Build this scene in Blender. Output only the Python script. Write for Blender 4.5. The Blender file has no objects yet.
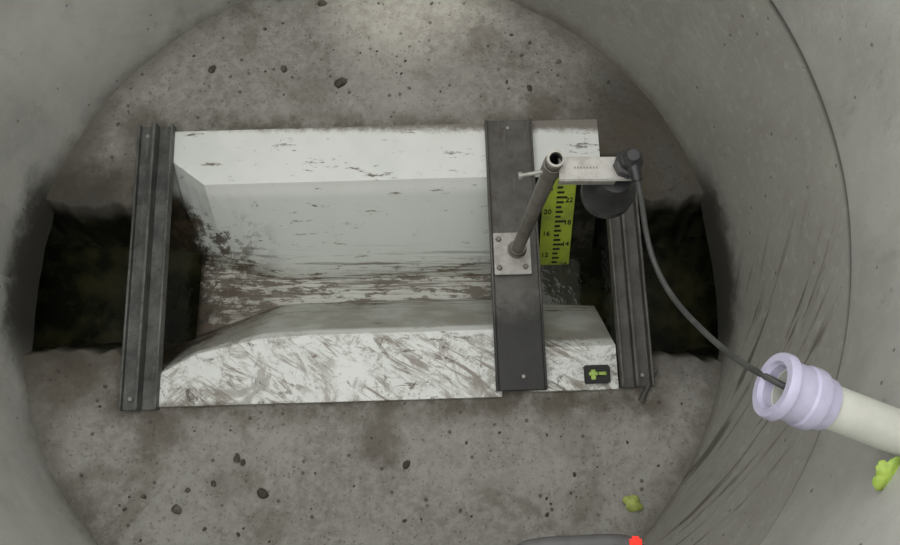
import bpy, bmesh, math, random
from mathutils import Vector, noise, Matrix
random.seed(4)
S=bpy.context.scene
try:
    S.view_settings.view_transform='Standard'
except Exception: pass
YC=.0135
ZJ=.425   # joint between precast rings

# ---------------------------------------------------------------- node helpers
class NT:
    def __init__(s,name):
        s.m=bpy.data.materials.new(name); s.m.use_nodes=True
        s.t=s.m.node_tree; s.b=s.t.nodes['Principled BSDF']
        s.pos=s.t.nodes.new('ShaderNodeNewGeometry').outputs['Position']
        sp=s.t.nodes.new('ShaderNodeSeparateXYZ'); s.t.links.new(s.pos,sp.inputs[0])
        s.x,s.y,s.z=sp.outputs
    def put(s,sock,v):
        if hasattr(v,'links'): s.t.links.new(v,sock)
        else:
            if isinstance(v,(tuple,list)) and len(v)==3 and sock.type=='RGBA': v=(*v,1)
            sock.default_value=v
    def math(s,op,a,b=0.,c=0.,clamp=False):
        n=s.t.nodes.new('ShaderNodeMath'); n.operation=op; n.use_clamp=clamp
        s.put(n.inputs[0],a); s.put(n.inputs[1],b); s.put(n.inputs[2],c); return n.outputs[0]
    def add(s,a,b): return s.math('ADD',a,b)
    def mul(s,a,b): return s.math('MULTIPLY',a,b)
    def rng(s,v,a,b,c=0.,d=1.):
        n=s.t.nodes.new('ShaderNodeMapRange'); n.interpolation_type='SMOOTHSTEP'
        if a>b: a,b,c,d=b,a,d,c
        s.put(n.inputs[0],v); n.inputs[1].default_value=a;n.inputs[2].default_value=b
        n.inputs[3].default_value=c;n.inputs[4].default_value=d; return n.outputs[0]
    def map(s,v,sc=(1,1,1),rot=(0,0,0),loc=(0,0,0)):
        a=s.t.nodes.new('ShaderNodeMapping'); s.put(a.inputs[0],v); a.inputs['Rotation'].default_value=rot
        n=s.t.nodes.new('ShaderNodeMapping'); s.put(n.inputs[0],a.outputs[0])
        n.inputs['Scale'].default_value=sc;n.inputs['Location'].default_value=loc
        return n.outputs[0]
    def comb(s,a,b,c):
        n=s.t.nodes.new('ShaderNodeCombineXYZ'); s.put(n.inputs[0],a);s.put(n.inputs[1],b);s.put(n.inputs[2],c); return n.outputs[0]
    def noise(s,sc,det=5,rough=.6,vec=None,dist=0.):
        n=s.t.nodes.new('ShaderNodeTexNoise'); s.put(n.inputs['Vector'],vec if vec is not None else s.pos)
        n.inputs['Scale'].default_value=sc;n.inputs['Detail'].default_value=det;n.inputs['Roughness'].default_value=rough
        n.inputs['Distortion'].default_value=dist; return n.outputs[0]
    def vor(s,sc,vec=None):
        n=s.t.nodes.new('ShaderNodeTexVoronoi'); s.put(n.inputs['Vector'],vec if vec is not None else s.pos)
        n.inputs['Scale'].default_value=sc; return n.outputs['Distance'],n.outputs['Color']
    def mix(s,f,a,b):
        n=s.t.nodes.new('ShaderNodeMix'); n.data_type='RGBA'
        s.put(n.inputs[0],f); s.put(n.inputs[6],a); s.put(n.inputs[7],b); return n.outputs[2]
    def blob(s,x,y,r,edge=.5,sc=22):
        dx=s.add(s.x,-x); dy=s.add(s.y,-y)
        d=s.math('SQRT',s.add(s.mul(dx,dx),s.mul(dy,dy)))
        d=s.add(d,s.mul(s.add(s.noise(sc,7,.7),-.5),r*1.6))
        return s.rng(d,r,r*edge)
    def out(s,col,rough=.8,metal=0.,bump=None,bd=.002,bs=.5,spec=None):
        s.put(s.b.inputs['Base Color'],col); s.put(s.b.inputs['Roughness'],rough); s.put(s.b.inputs['Metallic'],metal)
        if spec is not None: s.put(s.b.inputs['Specular IOR Level'],spec)
        if bump is not None:
            n=s.t.nodes.new('ShaderNodeBump'); n.inputs['Distance'].default_value=bd;n.inputs['Strength'].default_value=bs
            s.put(n.inputs['Height'],bump); s.t.links.new(n.outputs[0],s.b.inputs['Normal'])
        return s.m
def pits(n,sc,thr,frac,vec=None):
    d,c=n.vor(sc,vec)
    sp=n.t.nodes.new('ShaderNodeSeparateColor'); n.t.links.new(c,sp.inputs[0])
    r=n.rng(sp.outputs[0],frac,frac-.05)
    return n.mul(n.rng(d,thr,thr*.5),r)

# ---------------------------------------------------------------- materials
def mat_floor():
    n=NT('bench_concrete')
    c=n.mix(n.rng(n.noise(4,6,.6),.35,.65),(.265,.252,.228),(.39,.38,.345))
    c=n.mix(n.mul(n.rng(n.noise(60,6,.75),.4,.62),.6),c,(.43,.42,.385))
    c=n.mix(n.mul(n.rng(n.noise(7,8,.7,dist=.6),.53,.64),.5),c,(.16,.14,.11))
    c=n.mix(n.mul(n.rng(n.noise(28,8,.8),.56,.65),.5),c,(.14,.12,.092))
    c=n.mix(n.mul(n.rng(n.noise(110,5,.8),.56,.62),.4),c,(.12,.105,.085))
    c=n.mix(n.mul(pits(n,55,.24,.18),.75),c,(.06,.053,.045))
    c=n.mix(n.mul(pits(n,130,.30,.32),.5),c,(.07,.065,.055))
    ay=n.math('ABSOLUTE',n.add(n.y,-.03))
    wet=n.mul(n.rng(n.add(ay,n.mul(n.noise(12,6),.16)),.31,.21),n.rng(n.math('ABSOLUTE',n.x),.34,.48))
    wr=n.mul(n.rng(n.add(n.x,n.mul(n.noise(8,6),.2)),.36,.54),n.mul(n.rng(n.y,-.22,-.08),n.rng(n.y,.52,.34)))
    wl=n.mul(n.rng(n.add(n.x,n.mul(n.noise(9,7,.7),.24)),-.30,-.40),n.rng(n.math('ABSOLUTE',n.add(n.y,-.06)),.36,.20))
    c=n.mix(n.mul(wl,.6),c,(.085,.072,.053))
    c=n.mix(n.mul(n.math('MAXIMUM',wet,wr),.82),c,(.048,.042,.031))
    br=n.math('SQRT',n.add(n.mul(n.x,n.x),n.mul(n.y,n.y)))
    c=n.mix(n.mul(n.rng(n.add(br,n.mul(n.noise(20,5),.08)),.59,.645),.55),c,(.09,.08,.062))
    for x,y,r,a in ((.01,-.265,.055,.65),(-.50,-.17,.07,.6),(-.12,.36,.07,.3),(-.42,.30,.06,.5),(.33,-.26,.05,.25),(.30,.33,.05,.6),(-.35,-.25,.06,.6),(-.22,-.33,.05,.3)):
        c=n.mix(n.mul(n.blob(x,y,r,.3),a),c,(.10,.082,.06))
    gx=n.rng(n.math('ABSOLUTE',n.add(n.x,-.02)),.50,.44); gy=n.rng(n.math('ABSOLUTE',n.add(n.y,-.042)),.295,.245)
    c=n.mix(n.mul(n.mul(gx,gy),n.rng(n.noise(18,6,.7),.35,.6,.2,.8)),c,(.095,.078,.056))
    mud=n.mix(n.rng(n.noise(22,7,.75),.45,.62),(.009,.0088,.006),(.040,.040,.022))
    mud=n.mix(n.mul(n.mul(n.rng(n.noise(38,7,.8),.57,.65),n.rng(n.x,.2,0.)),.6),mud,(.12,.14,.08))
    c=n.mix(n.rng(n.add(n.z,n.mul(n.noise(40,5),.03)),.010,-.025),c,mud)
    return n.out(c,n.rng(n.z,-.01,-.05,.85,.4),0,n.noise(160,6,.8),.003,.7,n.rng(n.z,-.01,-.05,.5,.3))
def mat_wall():
    n=NT('precast_concrete_ring')
    th=n.mul(n.math('ARCTAN2',n.y,n.x),.6); v=n.comb(th,n.z,0.)
    c=n.mix(n.rng(n.noise(3.5,6,.6,v),.35,.65),(.39,.39,.365),(.54,.54,.505))
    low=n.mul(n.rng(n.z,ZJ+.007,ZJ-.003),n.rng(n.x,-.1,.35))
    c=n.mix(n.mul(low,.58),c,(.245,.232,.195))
    c=n.mix(n.mul(n.rng(n.noise(1,8,.7,n.map(v,(14,5,1))),.53,.7),.45),c,(.25,.24,.205))
    c=n.mix(n.mul(n.rng(n.noise(50,6,.7,v),.5,.7),.3),c,(.56,.56,.52))
    c=n.mix(n.mul(n.rng(n.noise(26,8,.8,v),.60,.68),.5),c,(.20,.19,.155))
    c=n.mix(n.mul(pits(n,60,.2,.12,v),.7),c,(.07,.065,.055))
    sm=n.rng(n.noise(1,5,.65,n.map(v,(48,3.2,1),(0,0,.85)),.3),.54,.64)
    msk=n.mul(n.rng(n.x,.15,.35),n.mul(n.rng(n.y,.06,-.06),n.rng(n.z,ZJ-.005,ZJ-.09)))
    c=n.mix(n.mul(n.mul(sm,msk),.75),c,(.07,.06,.046))
    sm2=n.rng(n.noise(1,6,.7,n.map(v,(50,14,1),(0,0,.6))),.59,.66)
    msk2=n.mul(n.rng(n.x,.35,.5),n.mul(n.rng(n.y,.0,.1),n.rng(n.z,.50,.58)))
    c=n.mix(n.mul(n.mul(sm2,msk2),.9),c,(.05,.045,.04))
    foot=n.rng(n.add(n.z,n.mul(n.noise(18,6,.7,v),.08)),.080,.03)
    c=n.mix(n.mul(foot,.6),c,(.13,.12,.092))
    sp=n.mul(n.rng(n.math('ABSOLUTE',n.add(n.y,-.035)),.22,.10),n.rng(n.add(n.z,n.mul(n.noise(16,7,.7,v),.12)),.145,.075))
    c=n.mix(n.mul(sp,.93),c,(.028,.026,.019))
    gr=n.mul(n.rng(n.z,ZJ-.009,ZJ-.003),n.rng(n.z,ZJ+.012,ZJ+.005))
    c=n.mix(n.mul(gr,.6),c,(.06,.058,.05))
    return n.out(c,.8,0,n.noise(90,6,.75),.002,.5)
def mat_flume():
    n=NT('flume_white_grp')
    c=n.mix(n.rng(n.noise(7,4),.4,.7),(.85,.87,.84),(.78,.81,.77))
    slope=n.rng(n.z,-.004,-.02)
    c=n.mix(n.mul(slope,.5),c,(.60,.65,.60))  # greyer side slopes: their weaker skylight is painted into the colour
    silt=n.rng(n.add(n.z,n.mul(n.noise(6,5),.06)),-.085,-.15)
    c=n.mix(n.mul(silt,.65),c,(.33,.30,.235))
    nf=n.mul(slope,n.rng(n.y,.01,-.02)); c=n.mix(n.mul(nf,n.rng(n.noise(8,6),.35,.6,.4,.85)),c,(.28,.26,.215))
    str_=n.noise(1,8,.75,n.map(n.pos,(14,60,60),(0,0,.03)))
    f=n.rng(n.add(str_,n.mul(silt,.15)),.59,.66)
    c=n.mix(n.mul(f,.9),c,(.10,.075,.048))
    ln=n.mul(n.rng(n.noise(1,6,.7,n.map(n.pos,(4,120,120))),.51,.60),n.rng(n.z,-.09,-.14))
    c=n.mix(n.mul(ln,.8),c,(.11,.085,.058))
    spk=n.rng(n.noise(55,7,.8),.635,.685)
    c=n.mix(n.mul(spk,.9),c,(.08,.06,.04))
    nr=n.rng(n.y,-.080,-.10)
    wobble=n.noise(9,4,.5)
    sm=n.rng(n.noise(1,6,.7,n.map(n.pos,(60,10,14),(0,0,-1.0)),1.5),.48,.60)
    c=n.mix(n.mul(n.mul(n.mul(sm,nr),n.rng(wobble,.36,.55)),.8),c,(.18,.14,.10))
    sm=n.rng(n.noise(13,9,.85,None,1.5),.50,.58)
    c=n.mix(n.mul(n.mul(sm,nr),.55),c,(.18,.145,.105))
    sm=n.rng(n.noise(30,9,.85,None,.8),.56,.615)
    c=n.mix(n.mul(n.mul(sm,nr),.85),c,(.08,.06,.04))
    e=n.rng(n.add(n.y,n.mul(n.noise(40,6,.8),.03)),.287,.303)
    c=n.mix(n.mul(e,.85),c,(.13,.10,.075))
    e=n.rng(n.add(n.y,n.mul(n.noise(40,6,.8),.03)),-.182,-.193)
    c=n.mix(n.mul(e,.6),c,(.13,.10,.075))
    mm=n.add(n.x,n.mul(n.noise(14,7,.75),.20))
    mz=n.mul(n.rng(mm,-.220,-.250),n.rng(n.z,-.03,-.07))
    c=n.mix(mz,c,(.03,.024,.015))
    edge=n.mul(n.mul(n.rng(n.noise(24,8,.8),.48,.55),n.rng(n.x,-.17,-.30)),n.rng(n.z,-.03,-.08))
    c=n.mix(n.mul(edge,.9),c,(.075,.055,.033))
    return n.out(c,.45,0,n.noise(60,4),.0008,.3)
def mat_bar(name='galvanised_steel_dirty',a=(.072,.075,.070),b=(.165,.166,.155),dark=True):
    n=NT(name)
    c=n.mix(n.rng(n.noise(14,7,.7),.35,.65),a,b)
    c=n.mix(n.mul(n.rng(n.noise(1,7,.75,n.map(n.pos,(90,12,60))),.54,.66),.5),c,(.23,.22,.20))
    c=n.mix(n.mul(n.rng(n.noise(30,8,.8),.53,.62),.65),c,(.055,.045,.034))
    if dark:
        c=n.mix(n.mul(n.rng(n.x,.15,.19),.4),c,(.095,.08,.064))
        d=n.mul(n.rng(n.add(n.y,n.mul(n.noise(20,5),.1)),.03,-.03),n.rng(n.x,.15,.19))
        d=n.mul(d,n.rng(n.x,.33,.3))
        c=n.mix(n.mul(d,.85),c,(.02,.02,.02))
    return n.out(c,.55,.2,n.noise(80,5),.001,.4)
def simple(name,c,r=.5,m=0.,c2=None,sc=30):
    n=NT(name)
    col=n.mix(n.rng(n.noise(sc,6,.7),.4,.65),c,c2 if c2 else tuple(v*.75 for v in c))
    return n.out(col,r,m)
M_floor=mat_floor(); M_wall=mat_wall(); M_fl=mat_flume(); M_bar=mat_bar()
n=NT('flume_outlet_dark'); M_outdark=n.out(n.mix(n.rng(n.noise(30,7,.75),.45,.62),(.012,.012,.009),(.035,.033,.025)),.95,0,n.noise(60,5),.001,.4,.05)  # near-black colour for the inner faces of the outlet
M_steel=simple('stainless_steel',(.42,.41,.38),.45,.4,(.29,.28,.25))
M_post=simple('post_grey',(.22,.20,.175),.45,.3,(.13,.12,.10))
M_black=simple('black_plastic',(.018,.018,.02),.4,0,(.035,.035,.035))
M_cable=simple('cable_sheath',(.05,.052,.05),.5,0,(.08,.08,.075))
M_lime=simple('lime_gauge',(.40,.50,.045),.5,0,(.26,.33,.05),18)
M_ink=simple('ink',(.016,.016,.013),.6)
M_pvc=simple('white_pvc',(.66,.67,.60),.35,0,(.58,.59,.53),12)
M_lav=simple('lavender_pvc',(.54,.52,.68),.35,0,(.47,.45,.60),25)
M_leaf=simple('leaf_yellow',(.50,.56,.16),.5,0,(.38,.44,.10),60)
M_leafg=simple('leaf_green',(.42,.56,.10),.5,0,(.25,.40,.06),60)
M_stone=simple('stone',(.06,.052,.042),.9,0,(.15,.135,.11),40)
M_red=simple('red_reflector',(.75,.03,.02),.2)
M_redb=M_red.node_tree.nodes['Principled BSDF']; M_redb.inputs['Emission Color'].default_value=(1,.05,.03,1); M_redb.inputs['Emission Strength'].default_value=.5  # glow put into the material: the reflector emits without being a lamp
M_rubber=simple('step_grey',(.13,.13,.13),.5)
n=NT('channel_water_mat'); M_water=n.out(n.mix(n.rng(n.noise(11,6),.4,.65),(.006,.007,.004),(.030,.030,.013)),.06,0,n.noise(26,3),.003,.4,.28)
M_vial=simple('vial_green',(.40,.58,.08),.2)

# ---------------------------------------------------------------- mesh helpers
def obj(name,me,mat,parent=None,smooth=False):
    o=bpy.data.objects.new(name,me); S.collection.objects.link(o)
    if mat: me.materials.append(mat)
    if parent: o.parent=parent
    if smooth:
        for p in me.polygons: p.use_smooth=True
    return o
def mk(name,vs,fs,mat,parent=None,smooth=False):
    me=bpy.data.meshes.new(name); me.from_pydata(vs,[],fs); me.update()
    return obj(name,me,mat,parent,smooth)
def empty(name,loc=(0,0,0)):
    e=bpy.data.objects.new(name,None); e.location=loc; e.empty_display_size=.05; S.collection.objects.link(e); return e
def box(name,a,b,mat,parent=None,bev=.001,rot=None):
    c=[(a[i]+b[i])/2 for i in range(3)]; d=[abs(b[i]-a[i]) for i in range(3)]
    bm=bmesh.new(); bmesh.ops.create_cube(bm,size=1); bmesh.ops.scale(bm,vec=d,verts=bm.verts)
    if bev: bmesh.ops.bevel(bm,geom=bm.edges[:],offset=bev,segments=2,affect='EDGES')
    me=bpy.data.meshes.new(name); bm.to_mesh(me); bm.free()
    o=obj(name,me,mat,parent); o.location=c
    if rot: o.rotation_euler=rot
    return o
def lathe(name,prof,p0,p1,mat,parent=None,seg=48,smooth=True):
    p0=Vector(p0); ax=(Vector(p1)-p0).normalized()
    q=ax.to_track_quat('Z','Y'); vs=[];fs=[]
    for t,r in prof:
        for k in range(seg):
            a=2*math.pi*k/seg
            vs.append(tuple(p0+q@Vector((r*math.cos(a),r*math.sin(a),t))))
    for i in range(len(prof)-1):
        for k in range(seg):
            k2=(k+1)%seg; fs.append((i*seg+k,i*seg+k2,(i+1)*seg+k2,(i+1)*seg+k))
    o=mk(name,vs,fs,mat,parent,smooth)
    m=o.modifiers.new('e','EDGE_SPLIT'); m.split_angle=math.radians(35); return o
def extr(name,prof,y0,y1,mat,parent=None):
    k=len(prof)
    vs=[(x,y0,z) for x,z in prof]+[(x,y1,z) for x,z in prof]
    fs=[(i,(i+1)%k,k+(i+1)%k,k+i) for i in range(k)]+[tuple(range(k)),tuple(range(2*k-1,k-1,-1))]
    o=mk(name,vs,fs,mat,parent)
    bm=bmesh.new(); bm.from_mesh(o.data); bmesh.ops.recalc_face_normals(bm,faces=bm.faces); bm.to_mesh(o.data); bm.free()
    b=o.modifiers.new('b','BEVEL'); b.width=.0012; b.segments=2
    return o

# ---------------------------------------------------------------- floor (benching with channel)
def H(x,y):
    z=.006*noise.noise(Vector((x*5,y*5,1)))+.0025*noise.noise(Vector((x*30,y*30,5)))+.0012*noise.noise(Vector((x*90,y*90,2)))
    w=.112+(.016 if x>.45 else .004)+.018*noise.noise(Vector((x*9,3,7 if y>0 else 2)))+.010*noise.noise(Vector((x*40,1,3)))
    d=abs(y-YC)
    if d<w: zc=-.05-.160*math.sqrt(max(0,1-(d/w)**2))+.03*noise.noise(Vector((x*14,y*14,9)))+.010*noise.noise(Vector((x*45,y*45,4)))
    elif d<w+.016: zc=-.05*(1-(d-w)/.016)
    else: zc=0
    z+=zc
    if -.41<x<.43 and -.165<y<.235: z=min(z,-.215)
    return z
st=.003; N=int(.70/st); vid={}; vs=[]; fs=[]
NY=int(.615/st)
def inside(x,y): return x*x+y*y<.615**2 or (abs(y-YC)<.17 and x*x+y*y<.695**2)
for i in range(-N,N+1):
    for j in range(-NY-2,NY+3):
        x,y=i*st,j*st
        if inside(x,y): vid[(i,j)]=len(vs); vs.append((x,y,H(x,y)))
for (i,j),a in vid.items():
    b=vid.get((i+1,j));c=vid.get((i+1,j+1));d=vid.get((i,j+1))
    if b is not None and c is not None and d is not None: fs.append((a,b,c,d))
floor=mk('floor',vs,fs,M_floor,None,True)

# ---------------------------------------------------------------- wall
R=.6; SEG=360
prof=[(R,t) for t in (0,.03,.08,.16,.26,.34,ZJ-.010)]+[(R+.001,ZJ-.004),(R+.010,ZJ-.002),(R+.010,ZJ+.006),(R-.004,ZJ+.008),(R-.006,ZJ+.015),(R-.006,.6),(R-.006,.9),(R-.006,1.2),(R+.08,1.2),(R+.08,.4),(R+.08,-.3)]
vs=[];fs=[]
zt=ZJ-.010
for r,z in prof:
    for k in range(SEG):
        a=2*math.pi*k/SEG; y=r*math.sin(a); x=r*math.cos(a)
        zz=z
        if z<zt and r<.61:
            d=abs(y-YC)/.125
            z0=-.03 if d>=1 else -.03-.02*math.sqrt(1-d*d)
            z0+=.006*noise.noise(Vector((x*20,y*20,0)))
            zz=z0+(zt-z0)*(max(z,0)/zt)
        rr=r+(.0025*noise.noise(Vector((x*6,y*6,z*6))) if r<.62 else 0)
        vs.append((rr*math.cos(a),rr*math.sin(a),zz))
for i in range(len(prof)-1):
    for k in range(SEG):
        k2=(k+1)%SEG; fs.append((i*SEG+k2,i*SEG+k,(i+1)*SEG+k,(i+1)*SEG+k2))
wall=mk('wall_manhole',vs,fs,M_wall,None,True)
wm=wall.modifiers.new('e','EDGE_SPLIT'); wm.split_angle=math.radians(40)

# ---------------------------------------------------------------- water (upstream pool and outlet pool)
vs=[];fs=[]
for x0,x1 in ((-.67,-.345),(.275,.67)):
    for i in range(20):
        xa=x0+(x1-x0)*i/20; xb=x0+(x1-x0)*(i+1)/20; b=len(vs)
        vs+=[(xa,YC-.115,-.145),(xb,YC-.115,-.145),(xb,YC+.115,-.145),(xa,YC+.115,-.145)]; fs.append((b,b+1,b+2,b+3))
mk('channel_water',vs,fs,M_water)

# ---------------------------------------------------------------- flume
F=empty('measuring_flume'); F.rotation_euler=(0,0,math.radians(1.7))
def sect(yo1,t1,b1,b2,t2,yo2,zf=.008,zb=-.165):
    return [(yo1,-.012),(yo1,zf),(t1,zf),(t1-.004,zf-.006),(b1,zb),(b2,zb),(t2+.004,zf-.006),(t2,zf),(yo2,zf),(yo2,-.012)]
def trough(name,secs,mat,parent):
    vs=[];fs=[];k=0
    for x,s in secs:
        k=len(s)
        for y,z in s: vs.append((x,y,z))
    for i in range(len(secs)-1):
        for j in range(k-1): fs.append((i*k+j,(i+1)*k+j,(i+1)*k+j+1,i*k+j+1))
    o=mk(name,vs,fs,mat,parent)
    bm=bmesh.new(); bm.from_mesh(o.data)
    bmesh.ops.subdivide_edges(bm,edges=bm.edges[:],cuts=2,use_grid_fill=True)
    bm.to_mesh(o.data); bm.free()
    m=o.modifiers.new('s','SOLIDIFY'); m.thickness=.004; m.offset=0
    return o
yo1,yo2=.286,-.197
trough('flume_trough',[(-.402,sect(yo1,.262,.098,-.065,-.170,yo2,.001)),(-.356,sect(yo1,.234,.090,-.055,-.148,yo2,.001)),(-.3515,sect(yo1,.230,.089,-.054,-.145,yo2)),(-.295,sect(yo1,.186,.075,-.035,-.115,yo2)),
   (-.19,sect(yo1,.186,.052,.002,-.092,yo2)),(-.10,sect(yo1,.186,.050,.004,-.088,yo2)),(.21,sect(yo1,.186,.050,.004,-.088,yo2))],M_fl,F)
fo=trough('flume_outlet',[(.255,sect(.288,.188,.055,.0,-.120,-.190)),(.402,sect(.288,.188,.060,-.01,-.120,-.190))],M_fl,F)
fo.data.materials.append(M_outdark)
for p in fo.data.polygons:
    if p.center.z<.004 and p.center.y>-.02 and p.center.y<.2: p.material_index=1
def uch(x0,x1,zb,h,t=.004):
    return [(x0,zb),(x1,zb),(x1,zb+h),(x1-t,zb+h),(x1-t,zb+t),(x0+t,zb+t),(x0+t,zb+h),(x0,zb+h)]
extr('frame_rail_upstream',[(-.414,.004),(-.352,.004),(-.352,.024),(-.356,.024),(-.356,.010),(-.379,.010),(-.379,.034),(-.384,.034),(-.384,.012),(-.410,.012),(-.410,.022),(-.414,.022)],-.203,.297,M_bar,F)
extr('frame_rail_middle',[(.200,.010),(.283,.010),(.283,.028),(.279,.028),(.279,.022),(.204,.022),(.204,.028),(.200,.028)],-.190,.286,M_bar,F)
extr('frame_rail_downstream',uch(.405,.458,.004,.022),-.190,.20,M_bar,F)
extr('rail_rib',[(.428,.008),(.433,.008),(.433,.026),(.428,.026)],-.190,.20,M_bar,F)
def bolt(name,x,y,z,parent,r=.006,mat=None):
    return lathe(name,[(0,r),(.003,r),(.0045,r*.7),(.0045,0)],(x,y,z),(x,y,z+1),mat or M_steel,parent,6,False)
for i,(x,y,z) in enumerate([(.245,-.168,.022),(-.398,-.185,.012),(-.398,.277,.012),(.442,-.17,.008),(.24,.27,.022)]): bolt('bolt_%d'%i,x,y,z,F,.004)
lathe('anchor_rod',[(0,.005),(.06,.005),(.06,0)],(.437,-.213,.006),(.472,-.15,.006),M_bar,F,10)
box('spirit_level_body',(.346,-.182,.010),(.388,-.152,.020),M_ink,F,.002)
box('spirit_level_window',(.352,-.170,.0195),(.382,-.163,.0215),M_vial,F,.001)
box('spirit_level_tab',(.356,-.176,.0195),(.364,-.160,.0210),M_vial,F,.001)
box('spirit_level_mark',(.367,-.173,.0212),(.3685,-.159,.0222),M_ink,F,0)

# ---------------------------------------------------------------- staff gauge
G=empty('staff_gauge')
th=math.radians(1.7)
top=Vector((.33,.183,.0)); bot=Vector((.33,.062,-.158))
L=(top-bot).length; up=(top-bot).normalized(); right=Vector((1,0,0)); nrm=right.cross(up).normalized()
Mx=Matrix.Identity(4)
for i,v in enumerate((right,up,nrm)):
    for j in range(3): Mx[j][i]=v[j]
Mx.translation=bot+nrm*.008
G.matrix_world=Matrix.Rotation(th,4,'Z')@Mx
W=.058
box('gauge_plate',(-W/2,-.004,-.003),(W/2,L+.01,0),M_lime,G,.0005)
for k in range(19):
    y=.004+k*.0105
    l=.030 if k%5==0 else (.016 if k%2 else .021)
    box('tick_%d'%k,(-.004,y,0),(-.004+l*.62,y+.0042,.0008),M_ink,G,0)
for k,tx in enumerate(('10','12','14','16','18','20','22','24')):
    cu=bpy.data.curves.new('digits','FONT'); cu.body=tx; cu.size=.014; cu.extrude=.0004; cu.offset=.0002
    o=bpy.data.objects.new('digit_%d'%k,cu); S.collection.objects.link(o); cu.materials.append(M_ink)
    o.parent=G; o.location=(-.0255 if k%2 else .012,.006+k*.0245,.0006)

# ---------------------------------------------------------------- sensor stand
D=empty('level_sensor_stand',(.235,.045,.03))
def L_(p): return tuple(Vector(p)-Vector((.235,.045,.03)))
bp=box('base_plate',L_((.204,.009,.0285)),L_((.266,.082,.0325)),M_steel,D,.001,)
bp.rotation_euler=(0,0,th)
for i,(x,y) in enumerate(((.213,.02),(.257,.022),(.212,.07))): bolt('plate_screw_%d'%i,*L_((x,y,.0325)),D,.005,M_post)
b0=(.243,.052,.032); b1=(.250,.035,.475)
hl=(Vector(b1)-Vector(b0)).length
lathe('foot_collar',[(0,.016),(.003,.016),(.005,.013),(.015,.013),(.015,.010)],L_(b0),L_(b1),M_post,D)
lathe('post_tube',[(0,.0102),(hl-.003,.0102)],L_(b0),L_(b1),M_post,D)
lathe('post_tube_rim',[(hl-.006,.0103),(hl,.0103),(hl,.0076),(hl-.006,.0076)],L_(b0),L_(b1),M_steel,D)
lathe('post_tube_bore',[(hl-.004,.0077),(hl-.06,.0077),(hl-.06,0)],L_(b0),L_(b1),M_black,D)
lathe('head_collar',[(hl-.045,.0108),(hl-.045,.0122),(hl-.016,.0122),(hl-.016,.0108)],L_(b0),L_(b1),M_post,D)
lathe('clamp_screw',[(0,.0024),(.027,.0024),(.027,.0045),(.031,.0045),(.031,0)],L_((.241,.033,.44)),L_((.20,.025,.44)),M_steel,D,16)
box('arm_plate',L_((.255,.0135,.458)),L_((.345,.0425,.462)),M_steel,D,.0012)
box('arm_lip',L_((.255,.0130,.448)),L_((.32,.0150,.460)),M_steel,D,.0006)
for k in range(8): box('stamp_%d'%k,L_((.272+k*.0036,.0275,.462)),L_((.274+k*.0036,.0300,.4623)),M_post,D,0)
sx,sy=.327,.027
lathe('sensor_body',[(0,0),(0,.031),(.006,.0325),(.022,.0325),(.028,.027),(.040,.021),(.062,.019),(.062,0)],L_((sx-.004,sy-.004,.385)),L_((sx-.004,sy-.004,1.)),M_black,D)
lathe('sensor_nut',[(0,.0165),(.012,.0165),(.014,.013),(.014,0)],L_((.333,.031,.462)),L_((.333,.031,1)),M_black,D,8,False)
lathe('cable_gland',[(0,.012),(.014,.012),(.02,.007),(.02,0)],L_((.333,.031,.475)),L_((.333,.031,1)),M_black,D,12)
lathe('gland_neck',[(0,.008),(.022,.006),(.022,0)],L_((.334,.027,.484)),L_((.340,.0,.480)),M_black,D,12)

# ---------------------------------------------------------------- cable
def curve(name,pts,r,mat,parent=None):
    cu=bpy.data.curves.new(name,'CURVE'); cu.dimensions='3D'; cu.bevel_depth=r; cu.bevel_resolution=4; cu.use_fill_caps=True
    sp=cu.splines.new('NURBS'); sp.points.add(len(pts)-1); sp.use_endpoint_u=True; sp.order_u=4; sp.resolution_u=12
    for p,c in zip(sp.points,pts): p.co=(*c,1)
    cu.materials.append(mat)
    o=bpy.data.objects.new(name,cu); S.collection.objects.link(o)
    if parent: o.parent=parent
    return o
curve('sensor_cable',[(.336,.018,.482),(.342,.0,.478),(.350,-.035,.455),(.360,-.075,.44),(.374,-.12,.455),(.386,-.155,.49),(.395,-.19,.54),(.400,-.215,.59),(.406,-.232,.63),(.425,-.243,.632),(.46,-.253,.625)],.0031,M_cable)

# ---------------------------------------------------------------- conduit pipe with fitting
P=empty('conduit_pipe',(.403,-.236,.635))
p0=Vector((.403,-.236,.635)); p1=Vector((.560,-.291,.608)); z0=Vector((0,0,0)); d=p1-p0; pl=d.length
lathe('fitting_collar',[(.004,.0200),(0,.0215),(0,.0285),(.003,.0298),(.008,.0298),(.010,.0262),(.026,.0255),(.028,.0272),(.036,.0276),(.039,.0270),(.041,.0240),(.050,.0230),(.052,.0205),(.03,.0195),(.004,.0195),(.004,.0200)],z0,d,M_lav,P)
lathe('pipe',[(.012,.0175),(.012,.0192),(.05,.0197),(pl,.0197),(pl,.0175),(.012,.0175)],z0,d,M_pvc,P)

# ---------------------------------------------------------------- leaves
def leaf(name,loc,size,rot,mat,lobes=5):
    vs=[(0,0,.004)];n_=40
    for k in range(n_):
        a=2*math.pi*k/n_
        r=size*(.72+.28*abs(math.cos(lobes*a/2))+.08*random.random())*(1.0 if k%2 else .93)
        x,y=r*math.cos(a)*1.05,r*math.sin(a)*.8
        vs.append((x,y,.002+.25*size*(x/size)**2*.6+.0015*math.sin(5*a)))
    fs=[(0,k+1,(k+1)%n_+1) for k in range(n_)]
    o=mk(name,vs,fs,mat,None,True); o.location=loc; o.rotation_euler=rot
    m=o.modifiers.new('s','SOLIDIFY'); m.thickness=.0006
    return o
leaf('leaf',(.421,-.36,.003),.017,(0,.1,-.5),M_leaf,4)
leaf('leaf.001',(.503,-.3095,.612),.017,(.15,-.35,1.2),M_leafg,5)
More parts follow.
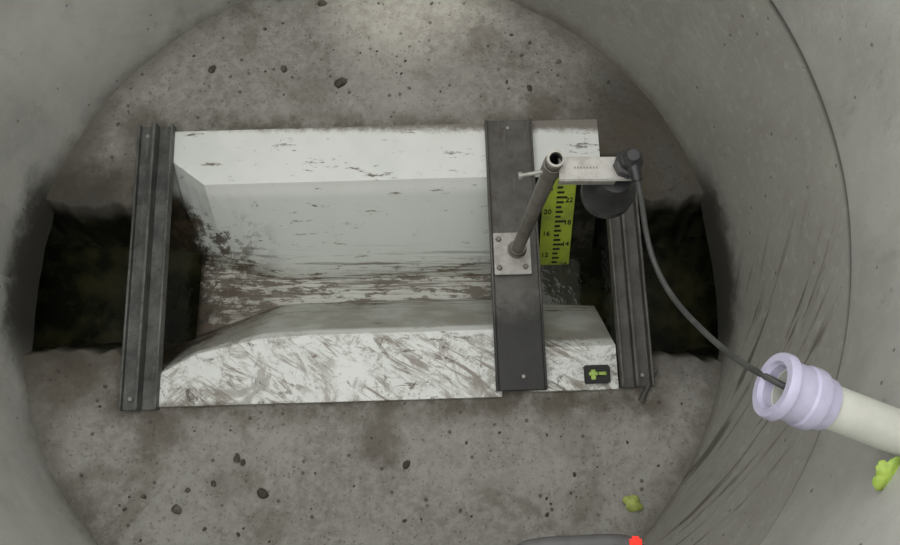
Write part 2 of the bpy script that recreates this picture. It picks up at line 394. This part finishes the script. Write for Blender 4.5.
# ---------------------------------------------------------------- step iron near the camera side
I=empty('step_iron',(.27,-.45,.36))
curve('rung',[(-.075,-.15,-.0),(-.075,-.03,.0),(-.075,.045,.0),(-.05,.058,0),(.0,.060,0),(.06,.063,0),(.085,.055,0),(.085,-.02,0),(.085,-.13,0)],.010,M_rubber,I)
box('reflector',(.063,.055,.008),(.077,.070,.013),M_red,I,.003)

# ---------------------------------------------------------------- stones
bm=bmesh.new()
known=[(-.07,.377,.013),(-.175,.405,.008),(-.305,.403,.009),(.275,.365,.007),(-.11,.54,.009),(-.305,-.37,.009),(-.17,-.345,.011),(-.215,-.29,.008),(-.205,-.297,.006),(.06,-.3,.008),(-.36,-.35,.005),(.33,.42,.006),(-.25,-.33,.006),(-.29,-.34,.005)]
for i in range(200):
    a=random.random()*6.283; r=.57*math.sqrt(random.random()); x,y=r*math.cos(a),r*math.sin(a)
    if (-.44<x<.48 and -.225<y<.31) or abs(y-YC)<.15: continue
    known.append((x,y,random.choice((.0018,.002,.0025,.003,.004))))
for x,y,r in known:
    res=bmesh.ops.create_icosphere(bm,subdivisions=2,radius=1)
    q=random.random()*6
    for v in res['verts']:
        k=1+.35*noise.noise(v.co*1.3+Vector((x*50,y*50,0)))
        c=v.co*k; c=Vector((c.x*math.cos(q)-c.y*.7*math.sin(q),c.x*math.sin(q)+c.y*.7*math.cos(q),c.z*.5))
        v.co=Vector((x,y,H(x,y)+r*.25))+c*r
me=bpy.data.meshes.new('gravel_debris'); bm.to_mesh(me); bm.free(); obj('gravel_debris',me,M_stone,None,True)

# ---------------------------------------------------------------- light
w=bpy.data.worlds.new('overcast'); S.world=w; w.use_nodes=True
bg=w.node_tree.nodes['Background']; bg.inputs[0].default_value=(1,.998,.985,1); bg.inputs[1].default_value=2.35
sp=bpy.data.lights.new('sun_patch','SPOT'); sp.energy=95; sp.spot_size=math.radians(13); sp.spot_blend=1; sp.shadow_soft_size=.04; sp.color=(1,.97,.9)
so=bpy.data.objects.new('sun_patch',sp); S.collection.objects.link(so); so.location=(.0,.0,1.9)
so.rotation_euler=(Vector((.06,.6,.06))-so.location).to_track_quat('-Z','Y').to_euler()

cam=bpy.data.cameras.new('camera'); co=bpy.data.objects.new('camera',cam); S.collection.objects.link(co)
cam.lens=31.2; cam.sensor_width=36; cam.clip_start=.01
co.location=(.13,-.304,1.3); co.rotation_euler=(math.radians(14),0,0); S.camera=co
